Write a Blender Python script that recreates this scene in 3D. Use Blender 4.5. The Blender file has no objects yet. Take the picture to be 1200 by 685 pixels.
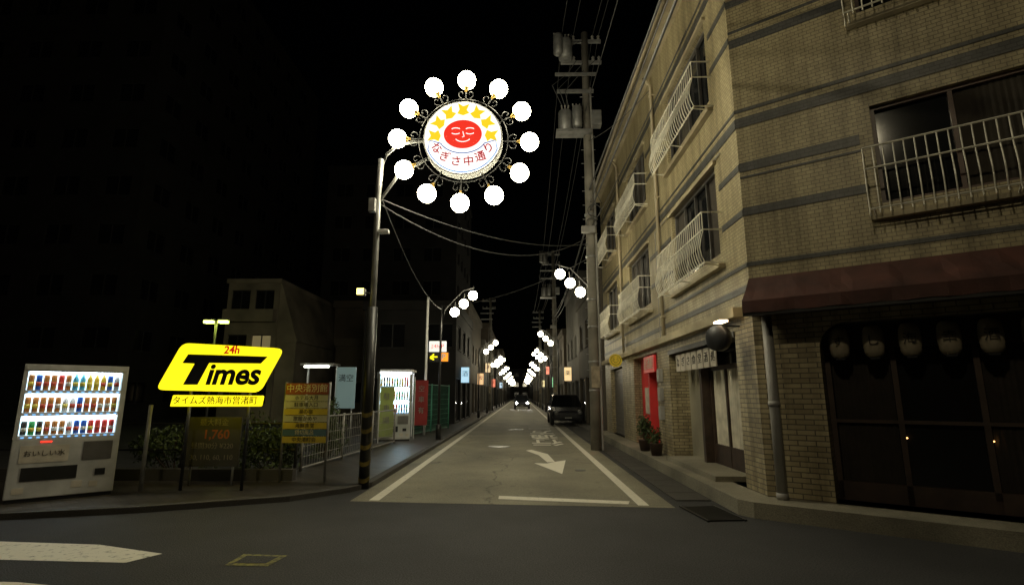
import bpy, bmesh, math, random
from mathutils import Vector, Matrix
R=random.Random(7)
S=bpy.context.scene
COL=S.collection
rad=math.radians
# ---------------------------------------------------------------- materials
def newmat(n):
    m=bpy.data.materials.new(n); m.use_nodes=True
    return m, m.node_tree, m.node_tree.nodes['Principled BSDF']
def mat(n,c,rough=.7,var=.25,scale=3.0,metal=0,bump=0.0,coat=0):
    m,t,b=newmat(n); N=t.nodes; L=t.links
    b.inputs['Roughness'].default_value=rough; b.inputs['Metallic'].default_value=metal
    if coat: b.inputs['Coat Weight'].default_value=coat
    tc=N.new('ShaderNodeTexCoord')
    nz=N.new('ShaderNodeTexNoise'); nz.inputs['Scale'].default_value=scale; nz.inputs['Detail'].default_value=7
    L.new(tc.outputs['Object'],nz.inputs['Vector'])
    r=N.new('ShaderNodeValToRGB'); L.new(nz.outputs['Fac'],r.inputs['Fac'])
    r.color_ramp.elements[0].position=.3; r.color_ramp.elements[1].position=.7
    r.color_ramp.elements[0].color=(*[x*(1-var) for x in c],1)
    r.color_ramp.elements[1].color=(*[min(1,x*(1+var*.6)) for x in c],1)
    L.new(r.outputs[0],b.inputs['Base Color'])
    if bump:
        n2=N.new('ShaderNodeTexNoise'); n2.inputs['Scale'].default_value=scale*25; n2.inputs['Detail'].default_value=4
        L.new(tc.outputs['Object'],n2.inputs['Vector'])
        bp=N.new('ShaderNodeBump'); bp.inputs['Strength'].default_value=bump; bp.inputs['Distance'].default_value=.01
        L.new(n2.outputs['Fac'],bp.inputs['Height']); L.new(bp.outputs[0],b.inputs['Normal'])
    return m
def emat(n,c,s,light=False):
    m,t,b=newmat(n); b.inputs['Base Color'].default_value=(*[min(.8,x) for x in c],1)
    b.inputs['Emission Color'].default_value=(*c,1); b.inputs['Emission Strength'].default_value=s
    b.inputs['Roughness'].default_value=.4
    if not light: m.cycles.emission_sampling='NONE'
    return m
def tilemat(n,c1,c2,mc,bw,rh,mortar,dirt=.5,rough=.45):
    m,t,b=newmat(n);N=t.nodes;L=t.links
    tc=N.new('ShaderNodeTexCoord'); sp=N.new('ShaderNodeSeparateXYZ'); cb=N.new('ShaderNodeCombineXYZ')
    L.new(tc.outputs['Object'],sp.inputs[0]); 
    ad=N.new('ShaderNodeMath');ad.operation='ADD';L.new(sp.outputs[0],ad.inputs[0]);L.new(sp.outputs[1],ad.inputs[1])
    L.new(ad.outputs[0],cb.inputs[0]); L.new(sp.outputs[2],cb.inputs[1])
    br=N.new('ShaderNodeTexBrick'); br.inputs['Scale'].default_value=1
    br.inputs['Brick Width'].default_value=bw; br.inputs['Row Height'].default_value=rh; br.inputs['Mortar Size'].default_value=mortar
    br.inputs['Color1'].default_value=(*c1,1);br.inputs['Color2'].default_value=(*c2,1);br.inputs['Mortar'].default_value=(*mc,1)
    br.offset=.5
    L.new(cb.outputs[0],br.inputs['Vector'])
    mp=N.new('ShaderNodeMapping'); mp.inputs['Scale'].default_value=(3.0,3.0,.3); L.new(tc.outputs['Object'],mp.inputs[0])
    nz=N.new('ShaderNodeTexNoise'); nz.inputs['Scale'].default_value=1.3; nz.inputs['Detail'].default_value=9; nz.inputs['Roughness'].default_value=.65
    L.new(mp.outputs[0],nz.inputs['Vector'])
    rp=N.new('ShaderNodeValToRGB');rp.color_ramp.elements[0].position=.32;rp.color_ramp.elements[1].position=.58
    rp.color_ramp.elements[0].color=(dirt,dirt*.96,dirt*.88,1);rp.color_ramp.elements[1].color=(1,1,1,1)
    L.new(nz.outputs['Fac'],rp.inputs[0])
    mx=N.new('ShaderNodeMixRGB');mx.blend_type='MULTIPLY';mx.inputs[0].default_value=1
    L.new(br.outputs['Color'],mx.inputs[1]);L.new(rp.outputs[0],mx.inputs[2]);L.new(mx.outputs[0],b.inputs['Base Color'])
    b.inputs['Roughness'].default_value=rough
    bp=N.new('ShaderNodeBump');bp.inputs['Strength'].default_value=.4;bp.inputs['Distance'].default_value=.003;bp.invert=True
    L.new(br.outputs['Fac'],bp.inputs['Height']);L.new(bp.outputs[0],b.inputs['Normal'])
    return m
def groundmat(n,base,rough,speck=.5,crack=False,big=.35):
    m,t,b=newmat(n);N=t.nodes;L=t.links
    tc=N.new('ShaderNodeTexCoord')
    n1=N.new('ShaderNodeTexNoise');n1.inputs['Scale'].default_value=.6;n1.inputs['Detail'].default_value=10;n1.inputs['Roughness'].default_value=.6
    n2=N.new('ShaderNodeTexNoise');n2.inputs['Scale'].default_value=75;n2.inputs['Detail'].default_value=3
    for q in (n1,n2): L.new(tc.outputs['Object'],q.inputs['Vector'])
    r1=N.new('ShaderNodeMapRange');r1.inputs[1].default_value=.3;r1.inputs[2].default_value=.7;r1.inputs[3].default_value=1-big;r1.inputs[4].default_value=1+big
    r2=N.new('ShaderNodeMapRange');r2.inputs[1].default_value=.3;r2.inputs[2].default_value=.7;r2.inputs[3].default_value=1-speck;r2.inputs[4].default_value=1+speck
    L.new(n1.outputs['Fac'],r1.inputs[0]);L.new(n2.outputs['Fac'],r2.inputs[0])
    mu=N.new('ShaderNodeMath');mu.operation='MULTIPLY';L.new(r1.outputs[0],mu.inputs[0]);L.new(r2.outputs[0],mu.inputs[1])
    last=mu
    if crack:
        nd=N.new('ShaderNodeTexNoise');nd.inputs['Scale'].default_value=1.5;nd.inputs['Detail'].default_value=4
        L.new(tc.outputs['Object'],nd.inputs['Vector'])
        va=N.new('ShaderNodeVectorMath');va.operation='ADD';L.new(tc.outputs['Object'],va.inputs[0]);L.new(nd.outputs['Color'],va.inputs[1])
        vo=N.new('ShaderNodeTexVoronoi');vo.feature='DISTANCE_TO_EDGE';vo.inputs['Scale'].default_value=.22
        L.new(va.outputs[0],vo.inputs['Vector'])
        r3=N.new('ShaderNodeMapRange');r3.inputs[1].default_value=0;r3.inputs[2].default_value=.006;r3.inputs[3].default_value=.45;r3.inputs[4].default_value=1
        L.new(vo.outputs['Distance'],r3.inputs[0])
        m2=N.new('ShaderNodeMath');m2.operation='MULTIPLY';L.new(mu.outputs[0],m2.inputs[0]);L.new(r3.outputs[0],m2.inputs[1]);last=m2
        sx=N.new('ShaderNodeSeparateXYZ');L.new(tc.outputs['Object'],sx.inputs[0])
        wv=N.new('ShaderNodeMath');wv.operation='MULTIPLY_ADD';wv.inputs[1].default_value=3.6;wv.inputs[2].default_value=.6;L.new(sx.outputs[0],wv.inputs[0])
        cs=N.new('ShaderNodeMath');cs.operation='COSINE';L.new(wv.outputs[0],cs.inputs[0])
        ml=N.new('ShaderNodeMath');ml.operation='MULTIPLY_ADD';ml.inputs[1].default_value=.12;ml.inputs[2].default_value=1;L.new(cs.outputs[0],ml.inputs[0])
        m3=N.new('ShaderNodeMath');m3.operation='MULTIPLY';L.new(last.outputs[0],m3.inputs[0]);L.new(ml.outputs[0],m3.inputs[1]);last=m3
        n4=N.new('ShaderNodeTexNoise');n4.inputs['Scale'].default_value=5;n4.inputs['Detail'].default_value=3;L.new(tc.outputs['Object'],n4.inputs['Vector'])
        r4=N.new('ShaderNodeMapRange');r4.inputs[1].default_value=.64;r4.inputs[2].default_value=.72;r4.inputs[3].default_value=1;r4.inputs[4].default_value=.6;L.new(n4.outputs['Fac'],r4.inputs[0])
        m4=N.new('ShaderNodeMath');m4.operation='MULTIPLY';L.new(last.outputs[0],m4.inputs[0]);L.new(r4.outputs[0],m4.inputs[1]);last=m4
    vm=N.new('ShaderNodeVectorMath');vm.operation='SCALE';vm.inputs[0].default_value=base;L.new(last.outputs[0],vm.inputs['Scale'])
    L.new(vm.outputs[0],b.inputs['Base Color']);b.inputs['Roughness'].default_value=rough
    bp=N.new('ShaderNodeBump');bp.inputs['Strength'].default_value=.8;bp.inputs['Distance'].default_value=.008
    L.new(n2.outputs['Fac'],bp.inputs['Height']);L.new(bp.outputs[0],b.inputs['Normal'])
    return m
def paintmat(n,c,under,wear=.5):
    m,t,b=newmat(n);N=t.nodes;L=t.links
    tc=N.new('ShaderNodeTexCoord');nz=N.new('ShaderNodeTexNoise');nz.inputs['Scale'].default_value=14;nz.inputs['Detail'].default_value=10;nz.inputs['Roughness'].default_value=.75
    L.new(tc.outputs['Object'],nz.inputs['Vector'])
    r=N.new('ShaderNodeValToRGB');r.color_ramp.elements[0].position=wear-.1;r.color_ramp.elements[1].position=wear+.06
    r.color_ramp.elements[0].color=(*under,1);r.color_ramp.elements[1].color=(*c,1)
    L.new(nz.outputs['Fac'],r.inputs[0]);L.new(r.outputs[0],b.inputs['Base Color']);b.inputs['Roughness'].default_value=.7
    return m
M={}
M['asphalt']=groundmat('asphalt',(.030,.030,.031),.8,.95)
M['concrete']=groundmat('road_concrete',(.20,.185,.128),.72,.34,True,.28)
M['pave']=tilemat('paving',(.075,.065,.055),(.05,.045,.038),(.025,.025,.025),.2,.1,.006)
M['step']=groundmat('step_concrete',(.23,.21,.155),.8,.25,False,.45)
M['kerb']=groundmat('kerb_concrete',(.15,.14,.12),.8,.2)
M['paintR']=paintmat('road_paint',(.72,.68,.57),(.19,.18,.135),.39)
M['paintK']=paintmat('road_letter_paint',(.78,.74,.62),(.19,.18,.135),.29)
M['paintA']=paintmat('crossing_paint',(.78,.75,.64),(.035,.035,.037),.40)
M['paintY']=paintmat('faded_yellow_paint',(.30,.28,.07),(.035,.035,.037),.5)
M['tile']=tilemat('small_tile',(.44,.375,.215),(.36,.305,.172),(.19,.155,.09),.1,.052,.005,.45)
M['tile2']=tilemat('ground_floor_tile',(.46,.39,.235),(.29,.24,.14),(.12,.10,.068),.21,.066,.007,.42)
M['band']=tilemat('grey_band_tile',(.09,.09,.085),(.07,.072,.068),(.045,.045,.045),.1,.052,.005)
M['plaster']=mat('plaster_trim',(.42,.36,.235),.8,.5,1.2,bump=.3)
M['cement']=mat('cement_wall',(.34,.31,.225),.85,.4,.8,bump=.3)
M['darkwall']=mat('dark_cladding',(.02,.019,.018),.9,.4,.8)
M['greywall']=mat('grey_render',(.12,.115,.10),.85,.35,.6,bump=.2)
M['officewall']=mat('pale_render',(.25,.22,.165),.85,.45,.6,bump=.2)
M['brownwall']=mat('brown_render',(.09,.075,.055),.85,.35,.6)
M['rail']=mat('white_painted_iron',(.72,.69,.58),.45,.3,6)
M['alu']=mat('window_aluminium',(.2,.19,.18),.4,.2,4,metal=.6)
M['faralu']=mat('dull_window_frame',(.035,.035,.033),.6,.2,4)
M['brownframe']=mat('brown_window_frame',(.09,.05,.035),.45,.3,5)
M['glass']=mat('dark_glass',(.012,.013,.014),.08,.2,2)
M['glass'].node_tree.nodes['Principled BSDF'].inputs['Specular IOR Level'].default_value=.6
M['shopglass']=mat('shop_glass',(.008,.008,.008),.2,.2,2)
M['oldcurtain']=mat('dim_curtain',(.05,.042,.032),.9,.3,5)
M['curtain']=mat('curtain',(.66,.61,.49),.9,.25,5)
M['awning']=mat('maroon_awning',(.07,.024,.017),.8,.5,2.5,bump=.2)
M['pipe']=mat('grey_pvc_pipe',(.28,.27,.25),.5,.3,2)
M['beigepipe']=mat('beige_pipe',(.40,.34,.23),.5,.3,2)
M['black']=mat('black_metal',(.015,.015,.015),.4,.3,5)
M['darkyellow']=mat('worn_yellow_band',(.16,.12,.02),.6,.6,9)
M['steel']=mat('galvanised_steel',(.3,.3,.29),.5,.3,5,metal=.6)
M['polecon']=mat('pole_concrete',(.22,.205,.17),.85,.4,2,bump=.3)
M['brass']=mat('brass',(.55,.36,.1),.35,.2,5,metal=.9)
M['paper']=mat('lantern_paper',(.55,.5,.42),.85,.2,6)
M['dimpaper']=mat('dimmed_lantern_paper',(.30,.255,.18),.85,.35,6)  # darker copy of the lantern paper; shade under the awning put into its colour
M['ink']=mat('ink',(.03,.025,.02),.8,.2,6)
M['wood']=mat('dark_wood',(.05,.03,.02),.6,.4,5)
M['redpaint']=mat('red_panel',(.6,.03,.03),.5,.2,3)
M['white']=mat('white_panel',(.72,.72,.70),.5,.12,2)
M['offwhite']=mat('machine_casing',(.48,.48,.47),.4,.28,3)
M['green']=mat('green_mesh',(.08,.3,.2),.5,.2,3)
M['rubber']=mat('rubber',(.02,.02,.02),.8,.2,5)
M['cable']=mat('cable_sheath',(.06,.06,.06),.6,.2,5)
M['carblack']=mat('dark_car_paint',(.03,.03,.035),.25,.1,2,coat=.6)
M['leaf']=mat('leaves',(.05,.075,.02),.6,.5,12)
M['globe']=emat('lit_globe',(1,.92,.66),56,True)
M['globe2']=emat('lit_street_globe',(1,.9,.63),40,True)
M['signwhite']=emat('lit_sign_white',(1,.97,.92),1.25)
M['signyel']=emat('lit_sign_yellow',(1,.62,.01),1.0)
M['signred']=emat('lit_sign_red',(.86,.02,.008),.95)
M['signtext']=emat('lit_sign_text',(.5,.01,.03),.6)
M['signblue']=emat('lit_sign_blue',(.08,.2,.55),.5)
M['tyel']=emat('lit_panel_yellow',(1,.82,.01),1.35,True)
M['tblk']=mat('sign_black',(.01,.01,.01),.5,.1,3)
M['tred']=emat('sign_red_letters',(.75,.02,.01),.5)
# ---------------------------------------------------------------- builders
def root(n,loc=(0,0,0),rz=0):
    e=bpy.data.objects.new(n,None);COL.objects.link(e);e.location=loc;e.rotation_euler=(0,0,rz);e.empty_display_size=.2
    return e
def link(n,me,m,parent):
    o=bpy.data.objects.new(n,me);COL.objects.link(o)
    if m is not None and not me.materials: me.materials.append(m)
    if parent: o.parent=parent
    return o
def mesh(n,v,f,m,parent=None,smooth=False):
    me=bpy.data.meshes.new(n);me.from_pydata(v,[],f);me.update()
    if smooth:
        for p in me.polygons:p.use_smooth=True
    return link(n,me,m,parent)
BF=[(0,3,2,1),(4,5,6,7),(0,1,5,4),(1,2,6,5),(2,3,7,6),(3,0,4,7)]
def bv(x0,x1,y0,y1,z0,z1):return [(x0,y0,z0),(x1,y0,z0),(x1,y1,z0),(x0,y1,z0),(x0,y0,z1),(x1,y0,z1),(x1,y1,z1),(x0,y1,z1)]
def box(n,x0,x1,y0,y1,z0,z1,m,parent=None,bev=0):
    o=mesh(n,bv(x0,x1,y0,y1,z0,z1),BF,m,parent)
    if bev:
        b=o.modifiers.new('b','BEVEL');b.width=bev;b.segments=2
    return o
def boxes(n,L,m,parent=None):
    v=[];f=[]
    for b in L:
        k=len(v);v+=bv(*b);f+=[tuple(i+k for i in q) for q in BF]
    return mesh(n,v,f,m,parent)
def prism(n,pts,z0,z1,m,parent=None):
    k=len(pts);v=[(p[0],p[1],z0) for p in pts]+[(p[0],p[1],z1) for p in pts]
    f=[tuple(range(k,2*k)),tuple(reversed(range(k)))]+[(i,(i+1)%k,(i+1)%k+k,i+k) for i in range(k)]
    o=mesh(n,v,f,m,parent)
    bm=bmesh.new();bm.from_mesh(o.data);bmesh.ops.recalc_face_normals(bm,faces=bm.faces);bm.to_mesh(o.data);bm.free()
    return o
def sheet(n,pts,z,m,parent=None):
    return mesh(n,[(p[0],p[1],z) for p in pts],[tuple(range(len(pts)))],m,parent)
def tubes(n,lines,r,m,parent=None,seg=8,r2=None,cap=True):
    v=[];f=[]
    for pts in lines:
        pts=[Vector(p) for p in pts];k0=len(v);np_=len(pts)
        for i,p in enumerate(pts):
            d=(pts[min(i+1,np_-1)]-pts[max(i-1,0)]).normalized()
            a=Vector((0,0,1)) if abs(d.z)<.95 else Vector((1,0,0))
            u=d.cross(a).normalized();w=d.cross(u)
            rr=r if r2 is None else r+(r2-r)*i/(np_-1)
            for j in range(seg):
                t=2*math.pi*j/seg;v.append(tuple(p+(u*math.cos(t)+w*math.sin(t))*rr))
        for i in range(np_-1):
            for j in range(seg):
                a=k0+i*seg+j;b=k0+i*seg+(j+1)%seg;f.append((a,b,b+seg,a+seg))
        if cap:
            f.append(tuple(k0+j for j in reversed(range(seg))));f.append(tuple(k0+(np_-1)*seg+j for j in range(seg)))
    o=mesh(n,v,f,m,parent,seg>6)
    if seg>6 and cap:
        for p in o.data.polygons:
            if len(p.vertices)>4:p.use_smooth=False
    return o
def lathe(n,prof,seg,m,parent=None,smooth=True,axis='Z'):
    v=[];f=[]
    for r,z in prof:
        for j in range(seg):
            t=2*math.pi*j/seg
            p=(r*math.cos(t),r*math.sin(t),z)
            if axis=='Y':p=(p[0],-p[2],p[1])
            v.append(p)
    for i in range(len(prof)-1):
        for j in range(seg):
            a=i*seg+j;b=i*seg+(j+1)%seg;f.append((a,b,b+seg,a+seg))
    f.append(tuple(reversed(range(seg))));f.append(tuple(len(v)-seg+j for j in range(seg)))
    return mesh(n,v,f,m,parent,smooth)
_sph={}
def sphere(n,c,r,m,parent=None,sx=1,sz=1,seg=20,rings=12):
    key=(seg,rings,m.name)
    if key not in _sph:
        me=bpy.data.meshes.new('sphere_part');bm=bmesh.new();bmesh.ops.create_uvsphere(bm,u_segments=seg,v_segments=rings,radius=1);bm.to_mesh(me);bm.free()
        for p in me.polygons:p.use_smooth=True
        me.materials.append(m);_sph[key]=me
    o=bpy.data.objects.new(n,_sph[key]);COL.objects.link(o);o.parent=parent;o.location=c;o.scale=(r*sx,r*sx,r*sz)
    return o
def text(n,s,size,m,loc,rot,parent=None,sx=1,sy=1,ext=.003,align='CENTER',shear=0,off=0):
    cu=bpy.data.curves.new(n,'FONT');cu.body=s;cu.size=size;cu.align_x=align;cu.align_y='CENTER';cu.extrude=ext;cu.shear=shear;cu.offset=off
    cu.resolution_u=4
    cu.materials.append(m);o=bpy.data.objects.new(n,cu);COL.objects.link(o);o.parent=parent;o.location=loc;o.rotation_euler=rot;o.scale=(sx,sy,1)
    return o
FR=(math.pi/2,0,0)
def wall(n,parent,o3,ang,L,H,ops,m,z0=0,depth=.14):
    xs=sorted({0,L,*[a for q in ops for a in q[:2]]});zs=sorted({z0,H,*[a for q in ops for a in q[2:4]]})
    v=[];f=[]
    def quad(a,b,c,d):
        k=len(v);v.extend([a,b,c,d]);f.append((k,k+1,k+2,k+3))
    for i in range(len(xs)-1):
        for j in range(len(zs)-1):
            cx=(xs[i]+xs[i+1])/2;cz=(zs[j]+zs[j+1])/2
            if any(q[0]<cx<q[1] and q[2]<cz<q[3] for q in ops):continue
            quad((xs[i],0,zs[j]),(xs[i+1],0,zs[j]),(xs[i+1],0,zs[j+1]),(xs[i],0,zs[j+1]))
    for a,b,c,d,*r in ops:
        e=r[0] if r else depth
        quad((a,0,c),(a,0,d),(a,e,d),(a,e,c));quad((b,0,d),(b,0,c),(b,e,c),(b,e,d))
        quad((a,0,d),(b,0,d),(b,e,d),(a,e,d));quad((b,0,c),(a,0,c),(a,e,c),(b,e,c))
    ob=mesh(n,v,f,m,parent);ob.location=o3;ob.rotation_euler=(0,0,ang);return ob
def drape(n,parent,a,b,y,c,d,m,amp=.006,k_=1.9,cnt=60):
    v=[];f=[]
    for i in range(cnt+1):
        x=a+(b-a)*i/cnt;yy=y+amp*math.sin(i*k_)+amp*.5*math.sin(i*.53);v+=[(x,yy,c),(x,yy,d)]
        if i:k=2*i;f.append((k-2,k,k+1,k-1))
    return mesh(n,v,f,m,parent,True)
def window(parent,a,b,c,d,e=.14,panes=2,curtain=(),fm=None):
    w=.045;fm=fm or M['alu']
    P=[(a,b,e-.07,e-.02,c,c+w),(a,b,e-.07,e-.02,d-w,d),(a,a+w,e-.07,e-.02,c+w,d-w),(b-w,b,e-.07,e-.02,c+w,d-w)]
    for i in range(1,panes):
        x=a+(b-a)*i/panes;P.append((x-w/2,x+w/2,e-.065,e-.015,c+w,d-w))
    boxes('window_frame',P,fm,parent)
    mesh('window_glass',[(a,e,c),(b,e,c),(b,e,d),(a,e,d)],[(0,1,2,3)],M['glass'],parent)
    for i in curtain:
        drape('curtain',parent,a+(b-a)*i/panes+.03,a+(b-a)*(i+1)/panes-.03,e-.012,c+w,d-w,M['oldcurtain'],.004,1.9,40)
def railing(parent,a,b,z0,z1,out=.3,step=.105,m=None):
    m=m or M['rail'];bars=[];n=int((b-a)/step)
    def prof(x,y):
        h=z1-z0
        return [(x,y,z1),(x,y,z0+h*.62),(x,y-.035,z0+h*.48),(x,y-.065,z0+h*.3),(x,y-.04,z0+h*.14),(x,y,z0+.02),(x,y-.03,z0-.05)]
    for i in range(n+1):
        bars.append(prof(a+(b-a)*i/n,-out))
    tubes('balcony_bars',bars,.0085,m,parent,6)
    hs=[]
    for z in(z1,z0+.02,z0+(z1-z0)*.66):
        hs.append([(a,0,z),(a,-out,z),(b,-out,z),(b,0,z)])
    tubes('balcony_rails',hs,.013,m,parent,6)
    tubes('balcony_brackets',[[(x,0,z0-.03),(x,-out,z0+.01)] for x in (a+.05,(a+b)/2,b-.05)],.012,m,parent,6)
    boxes('balcony_sill',[(a,b,-.10,0,z0-.06,z0)],M['plaster'],parent)
def frame(n,parent,loc,ang):
    e=bpy.data.objects.new(n,None);COL.objects.link(e);e.parent=parent;e.location=loc;e.rotation_euler=(0,0,ang);return e
# ---------------------------------------------------------------- ground
sheet('ground',[(-400,-300),(400,-300),(400,700),(-400,700)],0,M['asphalt'])
sheet('street_road',[(-2.46,8.0),(-1,7.86),(.6,7.74),(2.09,7.61),(2.2,30),(2.3,160),(-2.5,160)],.004,M['concrete'])
r=root('road_marking')
sheet('edge_line_left',[(-2.2,8.05),(-2.05,8.04),(-2.2,150),(-2.35,150)],.008,M['paintR'],r)
sheet('edge_line_right',[(1.62,7.75),(1.77,7.74),(1.95,150),(1.8,150)],.008,M['paintR'],r)
sheet('stop_line',[(-.33,8.43),(-.33,8.18),(1.5,7.83),(1.56,8.04)],.008,M['paintR'],r)
sheet('arrow_head',[(.30,12.35),(.80,10.7),(1.05,12.9),(.79,12.62),(.58,12.3)],.008,M['paintK'],r)
sheet('arrow_shaft',[(.60,12.5),(.78,12.6),(.70,14.2),(.30,15.3),(.14,15.1),(.46,13.9)],.0085,M['paintK'],r)
r=root('road_lettering')
for i,ch in enumerate('一方通行'):
    text('kanji',ch,1.05,M['paintK'],(.84,24.8-i*2.35,.0125),(0,0,math.pi),r,.98,2.2,.001,off=.014)
r=root('crosswalk')
sheet('stripe_1',[(-9,6.3),(-5.4,5.82),(-4.3,5.72),(-3.45,5.42),(-3.6,5.14),(-5.0,5.22),(-9,5.6)],.004,M['paintA'],r)
sheet('stripe_2',[(-9,4.9),(-4.1,4.62),(-3.5,4.5),(-3.6,4.2),(-9,4.4)],.004,M['paintA'],r)
r=root('manhole_cover')
sheet('cover',[(-2.66,5.42),(-2.22,5.38),(-2.26,5.06),(-2.66,5.08)],.005,M['paintY'],r)
sheet('plate',[(-2.6,5.36),(-2.28,5.33),(-2.31,5.12),(-2.6,5.13)],.009,M['asphalt'],r)
for (x,y) in ((-.64,16.2),(-.2,24),(1.2,11.2)):
    r=root('manhole_cover',(x,y,.004));lathe('iron_disc',[(.33,0),(.33,.006),(.28,.008)] if y>12 else [(.11,0),(.11,.006),(.09,.008)],28,M['black'],r,False)
r=root('drain_grate',(2.45,7.25,0),.1)
boxes('grate_bars',[(-.22,.22,-.4+i*.06,-.4+i*.06+.03,.003,.02) for i in range(14)]+[(-.25,-.22,-.42,.45,.003,.022),(.22,.25,-.42,.45,.003,.022)],M['black'],r)
M['gut']=groundmat('gutter_concrete',(.06,.055,.047),.8,.3)
boxes('gutter_lids',[(2.24,2.74,8.1+i*.62,8.1+i*.62+.6,-.02,.014) for i in range(110)],M['gut'],root('gutter_covers'))
prism('left_pavement',[(-2.62,150),(-2.62,9.3),(-2.8,8.8),(-3.4,8.1),(-5,7.35),(-7.5,6.6),(-14,5.4),(-14,10.2),(-4.4,10.2),(-4.4,150)],-.05,.06,M['pave'])
K=[(-2.62,150),(-2.62,9.3),(-2.8,8.8),(-3.4,8.1),(-5,7.35),(-7.5,6.6),(-14,5.4)]
K2=[(-2.48,150),(-2.48,9.25),(-2.68,8.7),(-3.32,7.97),(-4.95,7.2),(-7.47,6.45),(-14,5.25)]
prism('kerb',K+K2[::-1],-.05,.075,M['gut'])
prism('right_pavement_step',[(2.78,20.5),(2.78,7.22),(2.9,7.02),(7.95,3.35),(9,3.35),(9,4.4),(3.6,8.2),(3.6,20.5)],-.05,.19,M['step'])
prism('entrance_step',[(3.0,11.4),(3.0,8.6),(3.7,8.6),(3.7,11.4)],.18,.27,M['step'])
prism('right_pavement',[(2.78,150),(2.78,20.5),(3.6,20.5),(3.6,150)],-.05,.09,M['kerb'])
# ---------------------------------------------------------------- corner building (right)
B=root('corner_apartment_building')
FO=(3.25,20.5,0);FA=-math.pi/2;FL=13.1;H=9.25
y2s=lambda y:20.5-y
gops=[(y2s(11.7),y2s(8.05),.19,2.45,.45),(y2s(15.4),y2s(12.7),.19,2.5,.3),(y2s(19.3),y2s(17.1),.19,2.4,.2)]
bays=[(y2s(10.9),y2s(8.35)),(y2s(15.4),y2s(13.0)),(y2s(19.5),y2s(17.4))]
ups=[(a,b,z,z+1.5) for a,b in bays for z in(3.75,6.45)]
wall('street_facade',B,FO,FA,FL,2.62,gops,M['tile2'])
wall('street_facade_upper',B,FO,FA,FL,H,ups,M['tile'],z0=2.62)
F=frame('street_front',B,FO,FA)
for i,(a,b,c,d) in enumerate(ups):
    window(F,a,b,c,d,panes=4 if b-a>2.4 else 3,curtain=((0,3),(1,),(0,1),(2,),(),(0,))[i%6] if b-a>2.4 else ((0,),(2,),())[i%3])
for a,b in bays:
    for z in(3.55,6.25): railing(F,a-.12,b+.15,z,z+.85,.32)
    for z in (3.75,6.45): boxes('window_hood',[(a-.1,b+.1,-.06,0,z+1.5,z+1.56)],M['plaster'],F)
boxes('stripe_bands',[(0,FL,-.012,0,z,z+h) for z,h in((2.95,.1),(3.3,.06),(5.42,.15),(5.66,.05),(8.15,.15),(8.4,.05))]+
      [q for z in (4.05,4.75,6.85,7.5) for q in [(x0,x1,-.012,0,z,z+.1) for x0,x1 in ((0,bays[2][0]-.12),(bays[2][1]+.15,bays[1][0]-.12),(bays[1][1]+.15,bays[0][0]-.12),(bays[0][1]+.15,FL))]],M['band'],F)
boxes('ground_floor_ledge',[(0,FL-.3,-.14,0,2.62,2.76)],M['plaster'],F)
a,b=gops[0][0],gops[0][1]
boxes('shop_side_wall',[(a,a+1.35,.40,.45,.19,2.45)],M['cement'],F)
boxes('shop_pillar',[(a+1.3,a+1.42,.2,.45,.19,2.45)],M['wood'],F)
boxes('shop_door_frame',[(a+1.42,b,.36,.42,.19,.27),(a+1.42,b,.36,.42,1.95,2.03)]+[(x,x+.05,.36,.42,.27,1.95) for x in(a+1.42,a+2.15,a+2.9,b-.05)]+[(a+1.42,b,.37,.41,.27,.62)],M['wood'],F)
mesh('shop_back',[(a+1.4,.445,.19),(b,.445,.19),(b,.445,2.45),(a+1.4,.445,2.45)],[(0,1,2,3)],M['glass'],F)
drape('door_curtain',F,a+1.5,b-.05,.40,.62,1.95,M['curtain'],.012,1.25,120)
boxes('shop_header',[(a,b,-.02,.3,2.36,2.45)],M['black'],F)
for i in range(7):
    x=a+.35+i*.34
    boxes('noren_panel',[(x,x+.27,.05,.07,1.98,2.32)],M['paper'],F)
    text('noren_char','なぎさ食堂酒処'[i],.2,M['ink'],(x+.135,.047,2.15),FR,F)
o=lathe('round_sign_drum',[(.01,0),(.17,0),(.19,.02),(.19,.12),(.17,.14),(.01,.14)],28,M['black'],F,True,'Y');o.location=(FL-.45,-.28,2.32);o.rotation_euler=(0,0,rad(35))
tubes('sign_bracket',[[(FL-.45,0,2.5),(FL-.45,-.34,2.5)]],.012,M['black'],F)
box('small_light',FL-.35,FL-.1,-.42,-.3,2.52,2.55,emat('warm_strip',(1,.75,.45),5,True),F)
a,b=gops[1][0],gops[1][1]
boxes('red_entrance_panel',[(a,a+1.5,.22,.3,.19,2.5)],M['redpaint'],F)
boxes('entrance_partition',[(a+1.5,a+1.6,.05,.3,.19,2.5)],M['redpaint'],F)
boxes('entrance_wall',[(a+1.6,b,.25,.3,.19,2.5)],M['cement'],F)
boxes('posters',[(a+1.8,a+2.3,.235,.25,1.0,1.9),(a+.4,a+.9,.205,.22,1.0,1.7)],M['paper'],F)
boxes('red_signboard',[(a+1.55,b-.1,-.06,0,2.05,2.45)],emat('dim_red_sign',(.6,.03,.03),.12),F)
text('red_sign_text','居酒屋',.3,M['paper'],((a+1.55+b-.1)/2,-.066,2.25),FR,F)
a,b=gops[2][0],gops[2][1]
boxes('roller_shutter',[(a,b,.12+.02*(i%2),.2,.19+i*.07,.26+i*.07) for i in range(31)],M['alu'],F)
def drain(x,mt):
    tubes('downpipe',[[(x,-.07,2.76),(x,-.07,8.85),(x-.0,-.16,9.0),(x-.15,-.2,9.15)]],.04,mt,F)
    boxes('pipe_bracket',[(x-.06,x+.06,-.12,0,z,z+.03) for z in(3.2,4.6,6,7.4,8.6)],mt,F)
drain(y2s(11.75),M['beigepipe']);drain(y2s(16.4),M['beigepipe'])
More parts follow.
